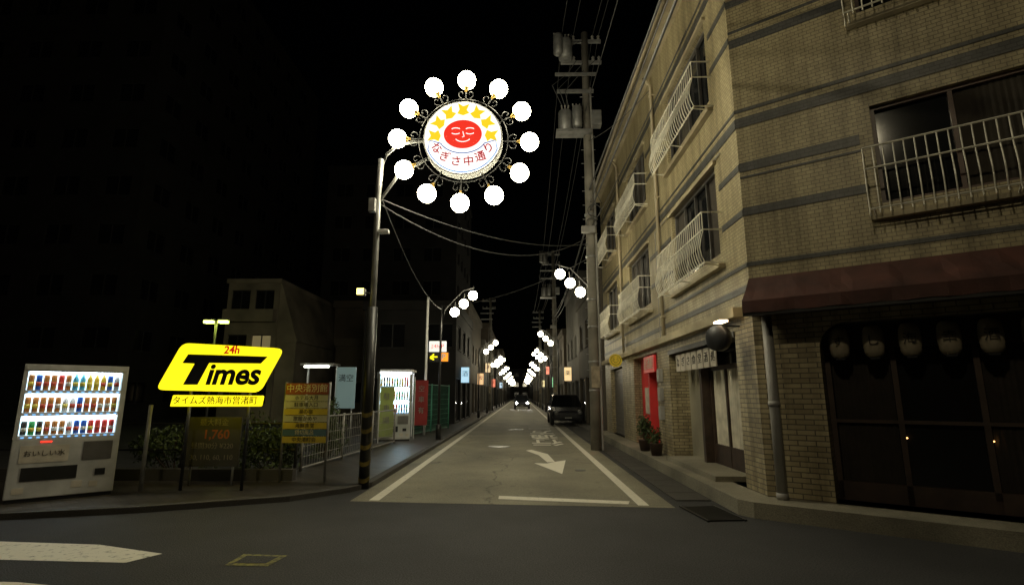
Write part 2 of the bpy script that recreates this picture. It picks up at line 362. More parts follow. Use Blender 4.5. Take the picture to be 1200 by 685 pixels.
tubes('gutter',[[(0,-.42,9.2),(FL+.3,-.42,9.2)]],.05,M['beigepipe'],F)
tubes('conduit',[[(y2s(12.2),-.03,2.76),(y2s(12.2),-.03,5.3),(y2s(8.0),-.03,5.32)]],.012,M['pipe'],F,6)
for k in range(3): box('meter',y2s(12.45),y2s(12.25),-.1,0,.95+k*.42,1.25+k*.42,M['pipe'],F,.01)
WO=(3.25,7.4,0);WA=-rad(36);WL=6.6
wops=[(.78,5.9,.19,2.42,.5)]
wups=[(1.65,4.1,3.88,5.22),(1.65,4.1,6.6,7.95),(4.9,6.2,3.88,5.22),(4.9,6.2,6.6,7.95)]
wall('corner_facade',B,WO,WA,WL,2.62,wops,M['tile2'])
wall('corner_facade_upper',B,WO,WA,WL,H,wups,M['tile'],z0=2.62)
W=frame('corner_front',B,WO,WA)
for a,b,c,d in wups: window(W,a,b,c,d,panes=3 if b-a>2 else 2,curtain=(1,),fm=M['brownframe'])
for z in(3.72,6.45):
    railing(W,1.52,4.25,z,z+.82,.3);railing(W,4.75,6.35,z,z+.82,.3)
boxes('stripe_bands',[(0,WL,-.012,0,z,z+h) for z,h in((3.3,.06),(5.42,.15),(5.66,.05),(8.15,.15),(8.4,.05))]+
      [(x0,x1,-.012,0,z,z+h) for z,h in((4.72,.14),(4.62,.03),(4.05,.12),(6.75,.14),(7.0,.04),(7.45,.12)) for x0,x1 in((0,1.5),(4.3,4.72))],M['band'],W)
v=[];f=[];nx=53
for i in range(nx):
    x=6.5*i/(nx-1);sg=.012*math.sin(i*.9)+.008*math.sin(i*2.3)
    v+=[(x,-.01,3.12),(x,-.27,2.92-.02-sg),(x,-.52,2.72),(x,-.525-sg*.5,2.56+.006*math.sin(i*1.7)),(x,-.01,2.575)]
    if i:
        k=5*i
        for j in range(4):f.append((k-5+j,k-5+j+1,k+j+1,k+j))
f.append((0,1,2,3,4));mesh('shop_awning',v,f,M['awning'],W)
boxes('awning_tube',[(0,6.5,-.515,-.47,2.52,2.56)],M['black'],W)
boxes('storefront_lintel',[(.78,5.9,.3,.42,2.1,2.42)],M['wood'],W)
px=[.78,1.5,2.3,3.1,3.9,4.7,5.5]
boxes('storefront_mullions',[(x,x+.06,.38,.45,.19,2.1) for x in px]+[(.78,5.9,.38,.45,.19,.42),(.78,5.9,.385,.445,1.15,1.19)],M['wood'],W)
mesh('storefront_glass',[(.78,.46,.19),(5.9,.46,.19),(5.9,.46,2.42),(.78,.46,2.42)],[(0,1,2,3)],M['shopglass'],W)
M['shopcurtain']=mat('shop_curtain_dark',(.022,.016,.011),.9,.3,5)
for k,x in enumerate(px[:-1]):
    if k%2==0: drape('storefront_curtain',W,x+.07,px[k+1]-.01,.44,.42,2.1,M['shopcurtain'],.006,1.3,60)
for i in range(12):
    x=.99+i*.37
    o=lathe('paper_lantern',[(.05,-.2),(.08,-.185)]+[(.1+.014*math.sin(math.pi*q/12)+(.004 if q%2 else 0),-.15+.3*q/12) for q in range(13)]+[(.08,.185),(.05,.2)],16,M['dimpaper'],W);o.location=(x,.14,2.16)
    boxes('lantern_caps',[(x-.05,x+.05,.09,.19,2.355,2.38),(x-.05,x+.05,.09,.19,1.94,1.965)],M['black'],W)
    text('lantern_char','すし海幸酒処'[i%6],.15,M['ink'],(x,.019,2.16),FR,W)
tubes('lantern_rail',[[(.8,.14,2.4),(5.9,.14,2.4)]],.01,M['black'],W,6)
tubes('corner_downpipe',[[(.2,-.1,.19),(.2,-.1,2.55)]],.065,M['pipe'],W,12)
tubes('corner_pipe_collar',[[(.2,-.1,1.35),(.2,-.1,1.42)],[(.2,-.1,.19),(.2,-.1,.27)]],.075,M['pipe'],W,12)
am=emat('amber_lamp',(1,.5,.15),6)
for x in(1.55,2.35): sphere('table_lamp',(x,.42,.98),.018,am,W,sx=1.5,sz=.6,seg=10,rings=6)
n=10;fp=[(.78,2.42)]+[(.78+.35-.35*math.cos(math.pi/2*i/n),2.42-.35+.35*math.sin(math.pi/2*i/n)) for i in range(n+1)]
mesh('opening_corner_fillet',[(x,.003,z) for x,z in fp],[tuple(range(len(fp)))],M['tile2'],W)
prism('eave',[(2.95,20.7),(2.95,7.5),(3.05,7.2),(8.6,3.15),(15,3.15),(15,20.7)],9.25,9.5,M['plaster'],B)
prism('parapet',[(3.1,20.6),(3.1,7.45),(8.6,3.45),(15,3.45),(15,20.6)],9.5,10.1,M['plaster'],B)
wall('end_wall',B,(15,20.5,0),math.pi,11.75,H,[],M['cement'])
wall('east_wall',B,(15,3.5,0),math.pi/2,17,H,[],M['cement'])
def bush(n,c,rx,ry,rz,cnt,sz,seed=1,pot=False):
    rr=random.Random(seed);rt=root(n,c);v=[];f=[]
    cl=[(rr.uniform(-.6,.6)*rx,rr.uniform(-.6,.6)*ry,rr.uniform(.2,.9)*rz,rr.uniform(.25,.5)) for _ in range(14)]
    for i in range(cnt):
        q=rr.choice(cl);d=Vector((rr.gauss(0,1),rr.gauss(0,1),rr.gauss(0,1))).normalized()*rr.random()**.4*q[3]
        p=Vector((q[0]+d.x*rx,q[1]+d.y*ry,max(.03,q[2]+d.z*rz)))
        a=Vector((rr.gauss(0,1),rr.gauss(0,1),rr.gauss(0,1))).normalized();b=a.cross(Vector((rr.gauss(0,1),rr.gauss(0,1),rr.gauss(0,1)))).normalized()
        k=len(v);s=sz*rr.uniform(.6,1.3);v+=[tuple(p-a*s),tuple(p+b*s*.4),tuple(p+a*s),tuple(p-b*s*.4)];f.append((k,k+1,k+2,k+3))
    mesh('foliage',v,f,M['leaf'],rt)
    tubes('stems',[[(q[0]*.2,q[1]*.2,0),(q[0],q[1],q[2])] for q in cl],.008,M['wood'],rt,5)
    if pot: o=lathe('pot',[(.11,-.25),(.15,0),(.16,.01)],16,M['wood'],rt)
    return rt
bush('potted_plant',(2.98,13.2,.44),.25,.25,.5,500,.05,3,True)
bush('potted_plant',(3.0,12.2,.44),.18,.18,.3,300,.04,13,True)
r=root('round_shop_sign',(2.95,16.6,2.55))
lathe('disc',[(.01,0),(.2,0),(.2,.05),(.01,.05)],24,emat('dim_yellow',(.9,.6,.05),.12),r,False,'Y')
tubes('bracket',[[(0,-.02,0),(.35,-.02,0)]],.012,M['black'],r)
text('smile','☺',.3,M['ink'],(0,-.06,0),FR,r)
# ---------------------------------------------------------------- sun shaped street sign
A=root('sun_shaped_street_sign',(-2.57,9.06,0))
tubes('pole',[[(0,0,0),(0,0,5.2),(.02,0,5.75)]],.055,M['steel'],A,12)
tubes('pole_sleeve',[[(0,0,.0),(0,0,3.0)]],.088,M['black'],A,14)
for i in range(5):
    z=.15+i*.26
    v=[];f=[]
    for j in range(17):
        t=j*math.pi/8;zz=z+.06*math.sin(t);v+=[(.091*math.cos(t),.091*math.sin(t),zz),(.091*math.cos(t),.091*math.sin(t),zz+.07)]
        if j:k=2*j;f.append((k-2,k,k+1,k-1))
    mesh('hazard_stripe',v,f,M['darkyellow'],A,True)
CX,CZ=1.53,6.11
tubes('swan_arm',[[(0.02,0,5.2),(.03,0,5.55),(.12,0,5.85),(.3,0,6.02),(.6,0,6.1),(.85,0,6.1)],[(0.0,0,4.9),(.35,0,5.45),(.85,0,5.75)]],.03,M['steel'],A,8)
D=frame('sun_disc',A,(CX,-.02,CZ),0)
lathe('disc_case',[(.70,-.11),(.725,-.10),(.725,.10),(.70,.11)],64,M['steel'],D,False,'Y')
lathe('disc_face',[(.01,.112),(.70,.112),(.70,.118),(.01,.118)],64,M['signwhite'],D,False,'Y')
lathe('disc_back',[(.01,-.118),(.70,-.118),(.70,-.112),(.01,-.112)],64,M['signwhite'],D,False,'Y')
def flat(n,pts,y,m,th=.004):
    k=len(pts);v=[(x,y,z) for x,z in pts]+[(x,y-th,z) for x,z in pts]
    mesh(n,v,[tuple(range(k,2*k)),tuple(reversed(range(k)))]+[(i,(i+1)%k,(i+1)%k+k,i+k) for i in range(k)],m,D)
flat('red_face',[(.35*math.cos(t*math.pi/24),.06+.28*math.sin(t*math.pi/24)) for t in range(48)],-.119,M['signred'])
for i in range(7):
    t=rad(0+i*30)
    c,s=math.cos(t),math.sin(t)
    def pp(rr,w):return (c*rr-s*w,.03+s*rr+c*w)
    flat('sun_ray',[pp(.40,0),pp(.45,-.115),pp(.51,-.065),pp(.63,-.115),pp(.585,0),pp(.65,.10),pp(.52,.07),pp(.44,.11)],-.119,M['signyel'])
def arcl(cx,cz,rx,rz,a0,a1,n=12):return [(cx+rx*math.cos(rad(a0+(a1-a0)*i/n)),-.124,cz+rz*math.sin(rad(a0+(a1-a0)*i/n))) for i in range(n+1)]
tubes('face_lines',[arcl(-.13,.09,.075,.03,200,340),arcl(.13,.09,.075,.03,200,340),arcl(0,-.0,.14,.09,205,335),arcl(-.13,.14,.085,.04,30,150),arcl(.13,.14,.085,.04,30,150),[(-.0,-.124,.11),(.025,-.124,.01),(-.01,-.124,.0)]],.008,M['signwhite'],D,6)
tubes('blue_outline',[[(x,-.122,z) for x,_,z in arcl(0,.02,.44,.33,205,335,20)],[(x,-.122,z) for x,_,z in arcl(0,.0,.675,.675,200,340,24)],[(-.63,-.122,-.23),(-.6,-.122,-.06),(-.40,-.122,-.12)],[(.63,-.122,-.23),(.6,-.122,-.06),(.40,-.122,-.12)]],.010,M['signblue'],D,6)
for i,chh in enumerate('なぎさ中通り'):
    t=rad(209+i*24.4)
    text('letter',chh,.205,M['signtext'],(.545*math.cos(t),-.126,.03+.52*math.sin(t)),(math.pi/2,-(t-rad(270))*.5,0),D,1,1,.003,off=.003)
sc=[];sp_=[]
for i in range(12):
    t=rad(90-2+30*i);c,s=math.cos(t),math.sin(t)
    sp_.append([(c*.73,0,s*.73),(c*1.08,0,s*1.08)])
    sphere('globe',(c*1.22,0,s*1.22),.168,M['globe'],D,seg=24,rings=14)
    o=lathe('brass_cup',[(.018,-.10),(.03,-.05),(.075,0),(.08,.012)],14,M['brass'],D);o.location=(c*1.075,0,s*1.075);o.rotation_euler=(0,math.pi/2-t,0)
    for sg in(-1,1):
        pts=[]
        for k in range(14):
            aa=k/13*math.pi*1.6;rr=.09*(1-k/18)
            lx=.93-rr*math.cos(aa)*.9;ly=sg*(.10+rr*math.sin(aa)*.8-.02)
            pts.append((c*lx-s*ly,0,s*lx+c*ly))
        sc.append(pts)
tubes('spokes',sp_,.013,M['black'],D,8)
tubes('scrollwork',sc,.008,M['black'],D,6)
tubes('outer_ring',[[(.82*math.cos(i*math.pi/36),0,.82*math.sin(i*math.pi/36)) for i in range(73)]],.011,M['black'],D,6)
r=root('pole_flood_light',(-2.75,9.0,3.25))
box('lamp_head',-.07,.06,-.1,.04,-.06,.06,M['steel'],r,.01)
box('lamp_lens',-.065,.055,-.115,-.1,-.055,.055,emat('warm_flood',(1,.78,.16),5,True),r,.006)
tubes('arm',[[(.04,.03,0),(.18,.06,0)]],.014,M['steel'],r)
r=root('security_camera',(-2.45,9.0,4.35))
box('body',-.06,.12,-.05,.05,-.035,.035,M['white'],r,.01);tubes('mount',[[(0,.0,0),(-.1,.05,.05)]],.012,M['steel'],r)
box('junction_box',-.25,-.13,-.1,0,.35,.6,M['steel'],r,.01)
# ---------------------------------------------------------------- triple globe street lamps
def lamp(x,y,side,tall=4.3,far=False):
    r=root('street_lamp',(x,y,0));d=-side
    tubes('pole',[[(0,0,0),(0,0,tall*.45),(0,0,tall+.25)]],.05,M['black'],r,8,.035)
    lathe('base',[(.09,.0),(.09,.5),(.06,.55)],10,M['black'],r)
    arm=[(0,0,tall*.82),(.12*d,0,tall+.1),(.4*d,0,tall+.42),(.75*d,0,tall+.78),(1.12*d,0,tall+.88)]
    tubes('arm',[arm],.022,M['black'],r,6)
    for k in range(3):
        gx=(.46+.31*k)*d;gz=tall+.02+.29*k
        sphere('globe',(gx,0,gz),.158,M['globe2'],r,seg=10 if far else 16,rings=6 if far else 10)
        tubes('globe_stem',[[(gx,0,gz+.15),(gx+.02*d,0,gz+.36)]],.016,M['black'],r,6)
for i in range(9): lamp(-2.72,18+17*i,-1,4.28,i>2)
for i in range(9): lamp(2.33,16.2+16.6*i,1,4.62,i>2)
for i in range(6): lamp(-2.72,44+17*i,-1,3.9,True)
for i in range(6): lamp(2.33,40.5+16.6*i,1,4.2,True)
# ---------------------------------------------------------------- utility poles
def upole(x,y,h,trans=True):
    r=root('utility_pole',(x,y,0))
    tubes('shaft',[[(0,0,0),(0,0,h*.5),(-.02,0,h)]],.17,M['polecon'],r,14,.11)
    tubes('bands',[[(0,0,z),(0,0,z+.06)] for z in(1.6,2.4,3.4,4.2,5.5,6.8)],.172,M['steel'],r,14)
    box('notice_plate',-.12,.12,-.185,-.172,1.7,2.3,M['dimpaper'],r)
    boxes('crossarms',[(-.9,.5,-.05,.03,h-.35,h-.25),(-.8,.5,-.05,.03,h-1.1,h-1.0),(-.95,.2,-.2,-.12,h-2.2,h-2.1),(-1.0,.3,-.2,-.12,h-1.6,h-1.52)],M['steel'],r)
    for ax in(-.8,-.4,.25,.45):
        for z in(h-.25,h-1.0):
            o=lathe('insulator',[(.03,0),(.055,.05),(.03,.08),(.055,.13),(.02,.18)],10,M['pipe'],r);o.location=(ax*.95,0,z)
    if trans:
        for tx,tz in((-.7,h-3.5),(-.35,h-3.45),(-.65,h-1.0),(-.9,h-.95)):
            q=.22 if tx in(-.7,-.65) else .15
            o=lathe('transformer',[(q*.8,0),(q,.03),(q,.62),(q*.9,.68),(.05,.72)],18,M['steel'],r);o.location=(tx,-.1-(q<.2)*.2,tz)
            tubes('bushings',[[(tx+k*.08,-.1,tz+.68),(tx+k*.11,-.1,tz+.9)] for k in(-1,0,1)],.025,M['pipe'],r,6)
        boxes('platform',[(-1.0,.1,-.35,.1,h-3.6,h-3.52)],M['steel'],r)
        box('switch_box',.12,.42,-.2,.1,h-3.3,h-2.8,M['steel'],r,.02)
        tubes('jumper_wires',[[(-.7+k*.1,-.1,h-2.6),(-.9+k*.2,-.25,h-2.1-.1*k),(-.4+k*.2,-.1,h-1.5),(k*.3,-.05,h-1.0)] for k in(-1,0,1)]+[[(-.6+k*.15,-.1,h-.1),(-.75+k*.2,-.2,h-.6),(-.2+k*.1,-.1,h-.35)] for k in (-1,0,1)],.014,M['cable'],r,5)
        tubes('cable_coils',[[(.1+.2*math.cos(t*.52),-.22,6.9+.2*math.sin(t*.52)) for t in range(13)],[(.0+.16*math.cos(t*.52),-.24,6.5+.16*math.sin(t*.52)) for t in range(13)]],.016,M['cable'],r,5)
        box('terminal_box',-.3,.1,-.32,-.18,6.2,6.4,M['pipe'],r,.01)
    tubes('climbing_steps',[[(-.22,0,2.2+.45*i),(.22,0,2.2+.45*i)] for i in range(int((h-4)/.45))],.01,M['steel'],r,5)
    tubes('riser_cable',[[(.15,-.12,0),(.14,-.1,h*.6),(.1,-.1,h-2)]],.03,M['pipe'],r,6)
upole(2.12,15.3,13)
upole(2.45,38,12,True);upole(2.45,66,12,False);upole(-2.95,52,11,False)
def cat(a,b,s,n=20):
    a=Vector(a);b=Vector(b);return [tuple(a.lerp(b,i/n)-Vector((0,0,s*4*(i/n)*(1-i/n)))) for i in range(n+1)]
r=root('overhead_wires')
L=[]
for ax in(-.76,-.38,.24,.43):
    L.append(cat((2.12+ax,15.3,12.9),(2.45+ax,38,11.9),.5));L.append(cat((2.45+ax,38,11.9),(2.45+ax,66,11.9),.6))
    L.append(cat((2.12+ax,15.3,12.9),(2.6+ax,-14,12.5),.6))
L.append(cat((2.12,15.2,7.2),(2.3,-14,8.5),.5));L.append(cat((2.2,15.2,6.7),(2.45,38,6.8),.6));L.append(cat((2.2,15.2,7.3),(2.45,38,7.3),.6))
L.append(cat((-2.55,9.06,5.0),(2.0,15.2,5.9),.35));L.append(cat((-2.55,9.06,4.9),(2.0,15.2,6.1),.75))
L.append(cat((-2.72,18,4.5),(2.05,15.3,5.5),.3));L.append(cat((-2.55,9.06,5.1),(-2.72,18,4.4),.4))
L.append(cat((2.12,15.2,6.4),(3.3,9,8.6),.2));L.append(cat((2.12,15.2,8.2),(3.0,18.5,8.4),.1));L.append(cat((2.12,15.2,9.2),(3.2,12,8.9),.15));L.append(cat((2.05,15.2,10.2),(2.5,-14,10),.5))
tubes('cables',L,.011,M['cable'],r,5)
tubes('thick_cables',[cat((2.12,15.2,6.95),(2.2,-14,8.1),.6),cat((2.1,15.2,7.6),(2.5,-14,8.9),.5),cat((2.12,15.2,6.95),(2.4,38,7.0),.6)],.024,M['cable'],r,6)
# ---------------------------------------------------------------- vending machines
cols=[(.65,.05,.04),(.05,.35,.1),(.03,.12,.55),(.75,.5,.05),(.5,.2,.05),(.8,.8,.8),(.05,.05,.05),(.1,.45,.65)]
DM=[mat('drink_%d'%i,c,.3,.1,8) for i,c in enumerate(cols)]
LAB=[mat('label_%d'%i,c,.4,.1,8) for i,c in enumerate([(.8,.8,.75),(.8,.65,.1),(.7,.1,.05)])]
btn=emat('button_blue',(.2,.5,1),1.2);led=emat('led_red',(1,.02,.01),4)
def vending(loc,rz,W_=1.2,H_=1.87,top=None,glow=1.3,sd=1):
    rr=random.Random(sd);r=root('vending_machine',loc,rz)
    x0,x1,z0,z1=.05,W_-.07,.84,H_-.10
    box('cabinet',0,W_,.2,.72,0.05,H_,M['offwhite'],r,.015)
    box('lower_door',.004,W_-.004,0,.198,.05,z0,M['offwhite'],r,.012)
    boxes('door_frame',[(.004,x0,0,.198,z0,H_),(x1,W_-.004,.0,.198,z0,H_),(x0,x1,0,.198,z1,H_)],M['offwhite'],r)
    boxes('header',[(.02,W_-.02,-.012,-.002,H_-.08,H_-.02)],top or M['offwhite'],r)
    mesh('lit_back',[(x0,.19,z0),(x1,.19,z0),(x1,.19,z1),(x0,.19,z1)],[(0,1,2,3)],emat('display_light',(.58,.82,1),glow,True),r)
    hs=(z1-z0)/3
    boxes('shelves',[(x0,x1,.02,.19,z0+i*hs,z0+i*hs+.018) for i in range(3)],M['white'],r)
    boxes('light_tubes',[(x0+.02,x1-.02,.03,.045,z0+(i+1)*hs-.022,z0+(i+1)*hs-.004) for i in range(3)],emat('tube',(.8,.93,1),14,True),r)
    boxes('price_strip',[(x0,x1,.0,.018,z0+i*hs,z0+i*hs+.05) for i in range(3)],M['white'],r)
    n=int((x1-x0)/.078)
    for i in range(3):
        last=rr.choice(range(8))
        for j in range(n):
            if rr.random()<.55:last=rr.choice(range(8))
            x=x0+.045+j*(x1-x0-.02)/n;hh=hs*(.74 if i>0 else .66);q=.034
            pr=[(q*.86,0),(q,.01),(q,hh*.68),(q*.45,hh*.88),(q*.45,hh)] if i>=1 and last%2 else [(q*.9,0),(q,.01),(q,hh*.88),(q*.82,hh*.93)]
            o=lathe('drink',pr,10,DM[last],r);o.location=(x,.075,z0+i*hs+.05)
            o=lathe('drink_label',[(q+.001,hh*.25),(q+.0012,hh*.5)],10,LAB[(last*7+j//2)%3],r);o.location=(x,.075,z0+i*hs+.05)
    boxes('buttons',[(x0+.03+j*(x1-x0)/n,x0+.065+j*(x1-x0)/n,-.004,.0,z0+i*hs+.012,z0+i*hs+.03) for i in range(3) for j in range(n)],btn,r)
    box('dispensing_door',.14,W_*.62,-.012,.0,.28,.46,M['tblk'],r,.004)
    box('kick_plate',.02,W_-.02,.02,.15,0,.07,M['tblk'],r)
    box('coin_panel',W_-.42,W_-.08,-.01,0,.52,.78,M['alu'],r,.004)
    box('coin_return',W_-.25,W_-.13,-.014,0,.3,.39,M['tblk'],r,.004)
    box('red_led',.3,.42,-.006,0,.79,.805,led,r)
    box('ad_panel',.10,W_*.52,-.006,0,.52,.75,M['paper'],r)
    text('ad_text','おいしい水',.09,M['ink'],(.36,-.009,.64),FR,r)
    boxes('stickers',[(.7,.82,-.005,0,.15,.24),(.9,1.0,-.005,0,.14,.22),(.08,.2,-.005,0,.12,.2)],M['paper'],r)
vending((-6.93,7.35,.06),rad(42.4),glow=2.0,sd=4)
vending((-4.55,17.2,.06),rad(20),1.05,2.2,emat('lit_header',(.92,.97,1),5),6,sd=9)
# ---------------------------------------------------------------- parking sign
r=root('parking_sign',(0,8.4,0))
def plate(n,pts,y,m,th=.08,par=None):
    k=len(pts);v=[(x,y,z) for x,z in pts]+[(x,y+th,z) for x,z in pts]
    return mesh(n,v,[tuple(range(k)),tuple(reversed(range(k,2*k)))]+[(i+k,(i+1)%k+k,(i+1)%k,i) for i in range(k)],m,par or r)
def rnd(pts,rr=.07,n=5):
    out=[];k=len(pts)
    for i in range(k):
        p=Vector(pts[i]);a=(Vector(pts[i-1])-p).normalized();b=(Vector(pts[(i+1)%k])-p).normalized()
        for j in range(n+1):
            t=j/n;q=(1-t)**2*(p+a*rr)+2*t*(1-t)*p+t*t*(p+b*rr);out.append((q.x,q.y))
    return out
plate('yellow_panel',rnd([(-5.76,1.58),(-4.13,1.54),(-3.80,2.23),(-5.42,2.32)],.12),0,M['tyel'])
plate('logo_black',[(-5.30,2.14),(-4.02,2.10),(-4.12,1.99),(-4.95,2.0),(-5.10,1.66),(-5.33,1.66),(-5.18,1.99),(-5.38,2.0)],-.008,M['tblk'],.006)
text('logo_text','imes',.46,M['tblk'],(-4.55,-.02,1.81),FR,r,1.0,1,.004,shear=.22,off=.014)
text('hours_text','24h',.17,M['tred'],(-4.60,-.02,2.2),FR,r,1,1,.004,shear=.1,off=.004)
plate('lower_panel',rnd([(-5.5,1.325),(-4.08,1.325),(-4.06,1.49),(-5.47,1.50)],.02),0,M['tyel'])
text('name_text','タイムズ熱海市営渚町',.135,M['tblk'],(-4.79,-.012,1.41),FR,r,1,1,.003)
tubes('posts',[[(-5.25,.1,0),(-5.25,.1,1.65)],[(-4.3,.1,0),(-4.3,.1,1.65)]],.025,M['black'],r)
tubes('side_post',[[(-5.8,.0,0),(-5.8,0,1.35)]],.03,M['steel'],r)
r=root('price_board',(0,8.9,0))
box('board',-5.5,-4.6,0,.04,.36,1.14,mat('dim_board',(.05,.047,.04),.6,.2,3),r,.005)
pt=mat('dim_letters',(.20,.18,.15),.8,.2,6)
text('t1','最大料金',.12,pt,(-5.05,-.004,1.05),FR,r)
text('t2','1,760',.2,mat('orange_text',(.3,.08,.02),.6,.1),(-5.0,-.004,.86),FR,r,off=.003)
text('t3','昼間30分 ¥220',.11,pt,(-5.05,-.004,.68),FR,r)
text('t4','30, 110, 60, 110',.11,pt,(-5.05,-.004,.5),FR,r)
tubes('legs',[[(-5.4,.05,0),(-5.4,.05,.5)],[(-4.7,.05,0),(-4.7,.05,.5)]],.02,M['steel'],r)
r=root('directory_signboard',(-3.67,9.2,0))
tubes('legs',[[(-.38,.04,0),(-.38,.04,1.72)],[(.38,.04,0),(.38,.04,1.72)]],.022,M['steel'],r)
rows=['中央渚別館','ホテル大月','駐車場入口','湯の宿','旅館かめや','海鮮食堂','貸切風呂','中央渚町会']
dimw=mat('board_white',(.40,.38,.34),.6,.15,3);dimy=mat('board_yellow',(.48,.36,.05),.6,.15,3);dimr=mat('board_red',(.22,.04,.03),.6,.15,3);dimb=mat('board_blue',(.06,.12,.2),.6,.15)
z=1.7;hs=[.2]+[.115]*7
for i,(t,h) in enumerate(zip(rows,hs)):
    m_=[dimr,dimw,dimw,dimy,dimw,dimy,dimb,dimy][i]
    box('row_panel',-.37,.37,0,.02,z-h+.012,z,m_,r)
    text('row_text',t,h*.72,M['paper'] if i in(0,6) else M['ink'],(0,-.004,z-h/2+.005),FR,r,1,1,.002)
    z-=h
def fence(n,a,b,h,mt,mesh_=True,step=.12):
    a=Vector((*a,0));b=Vector((*b,0));d=b-a;Ln=d.length;r=root(n,tuple(a),math.atan2(d.y,d.x))
    P=max(2,int(Ln/1.8)+1)
    tubes('posts',[[(Ln*i/(P-1),0,0),(Ln*i/(P-1),0,h+.04)] for i in range(P)],.028,mt,r)
    tubes('rails',[[(0,0,z),(Ln,0,z)] for z in(h,.12)]+([] if mesh_ else [[(0,0,h*.55),(Ln,0,h*.55)]]),.018,mt,r,6)
    if mesh_:tubes('wires',[[(i*step,0,.12),(i*step,0,h)] for i in range(int(Ln/step)+1)]+[[(0,0,.12+k*.2),(Ln,0,.12+k*.2)] for k in range(int((h-.12)/.2))],.0045,mt,r,4,None,False)
fence('mesh_fence',(-4.25,10.6),(-3.85,16.6),1.05,M['pipe'])
fence('pipe_fence',(-14,9.6),(-3.95,9.6),1.0,M['black'],False)
fence('green_fence',(-3.95,19.3),(-3.2,24),1.9,M['green'])
prism('low_wall',[(-14,9.4),(-3.9,9.4),(-3.9,9.55),(-14,9.55)],0,.25,M['gut'])
bush('shrub',(-4.45,9.75,.15),.7,.4,.8,3000,.04,5)
bush('shrub',(-6.2,9.8,.15),.9,.4,.7,2600,.04,6)
bush('shrub',(-4.5,12.6,.1),.5,.8,1.2,2600,.045,8)
def banner(x,y,h,c,t):
    r=root('banner_flag',(x,y,0));tubes('pole',[[(0,0,0),(0,0,h+.1)]],.012,M['white'],r,6)
    n=14;v=[];f=[]
    for i in range(n+1):
        zz=h-1.5*i/n;yy=.02*math.sin(i*.8)
        v+=[(.015,yy*.3,zz),(.45,yy,zz)]
        if i:k=2*i;f.append((k-2,k,k+1,k-1))
    mesh('cloth',v,f,c,r,True)
    for i,q in enumerate(t):text('char',q,.22,M['pipe'],(.23,-.03,h-.3-i*.36),FR,r)
banner(-4.35,16.6,1.75,mat('banner_green',(.4,.5,.15),.8,.1),'駐車場')
banner(-3.6,18.3,2.0,mat('banner_red',(.28,.03,.03),.8,.1),'空車有')
r=root('parking_direction_sign',(-3.55,20,0))
tubes('pole',[[(0,0,0),(0,0,5.2)]],.05,M['white'],r)
box('upper_panel',.1,.75,-.05,.05,3.1,3.5,emat('lit_white_panel',(1,1,.95),.7),r,.01)
text('hours','24h P',.22,M['tred'],(.42,-.056,3.3),FR,r)
box('lower_panel',.1,.85,-.05,.05,2.72,3.08,M['tblk'],r,.01)
box('p_square',.5,.83,-.06,-.05,2.74,3.06,emat('lit_orange',(1,.3,.02),1.0),r)
text('p','P',.3,M['white'],(.66,-.066,2.9),FR,r,off=.01)
text('arrow','←',.34,M['tyel'],(.3,-.056,2.9),FR,r,off=.01)
r=root('payment_machine',(-4.6,19,0));box('body',0,.5,0,.4,0,1.5,M['white'],r,.02);box('screen',.1,.4,-.01,0,1.0,1.3,emat('screen',(.5,.8,1),1.2),r)
boxes('canopy',[(-.3,.8,-.4,.5,2.3,2.38),(-.25,-.2,.3,.35,0,2.3),(.7,.75,.3,.35,0,2.3)],M['white'],r)
box('canopy_light',-.2,.7,-.3,-.2,2.25,2.29,emat('canopy_tube',(.9,.97,1),28,True),r)
r=root('notice_panel',(-5.7,16.5,0));box('panel',0,.6,0,.04,1.1,2.35,emat('pale_poster',(.3,.45,.5),.12),r);tubes('legs',[[(.1,.05,0),(.1,.05,1.1)],[(.5,.05,0),(.5,.05,1.1)]],.025,M['steel'],r)
text('poster_text','満空',.24,M['tblk'],(.3,-.006,2.0),FR,r)
def plamp(x,y,h,c,s):
    r=root('parking_lot_lamp',(x,y,0));tubes('pole',[[(0,0,0),(0,0,h)]],.06,M['steel'],r)
    mt=emat('parking_light',c,s,True)
    for sx in(-1,1):
        box('head',sx*.35-.25,sx*.35+.25,-.12,.12,h,h+.1,M['steel'],r,.02);box('lens',sx*.35-.2,sx*.35+.2,-.14,.1,h-.12,h-.002,mt,r)
plamp(-14.6,25,5,(.8,1,.14),9);plamp(-17,38,6,(.8,1,.3),9)
r=root('fluorescent_canopy',(-9.8,26,0));boxes('canopy',[(-.8,.8,-.5,.5,2.9,3.0),(-.75,-.68,.3,.37,0,2.9),(.68,.75,.3,.37,0,2.9)],M['white'],r)
box('tube',-.6,.6,-.52,-.44,2.8,2.88,emat('fluoro',(.95,1,.85),10,True),r)
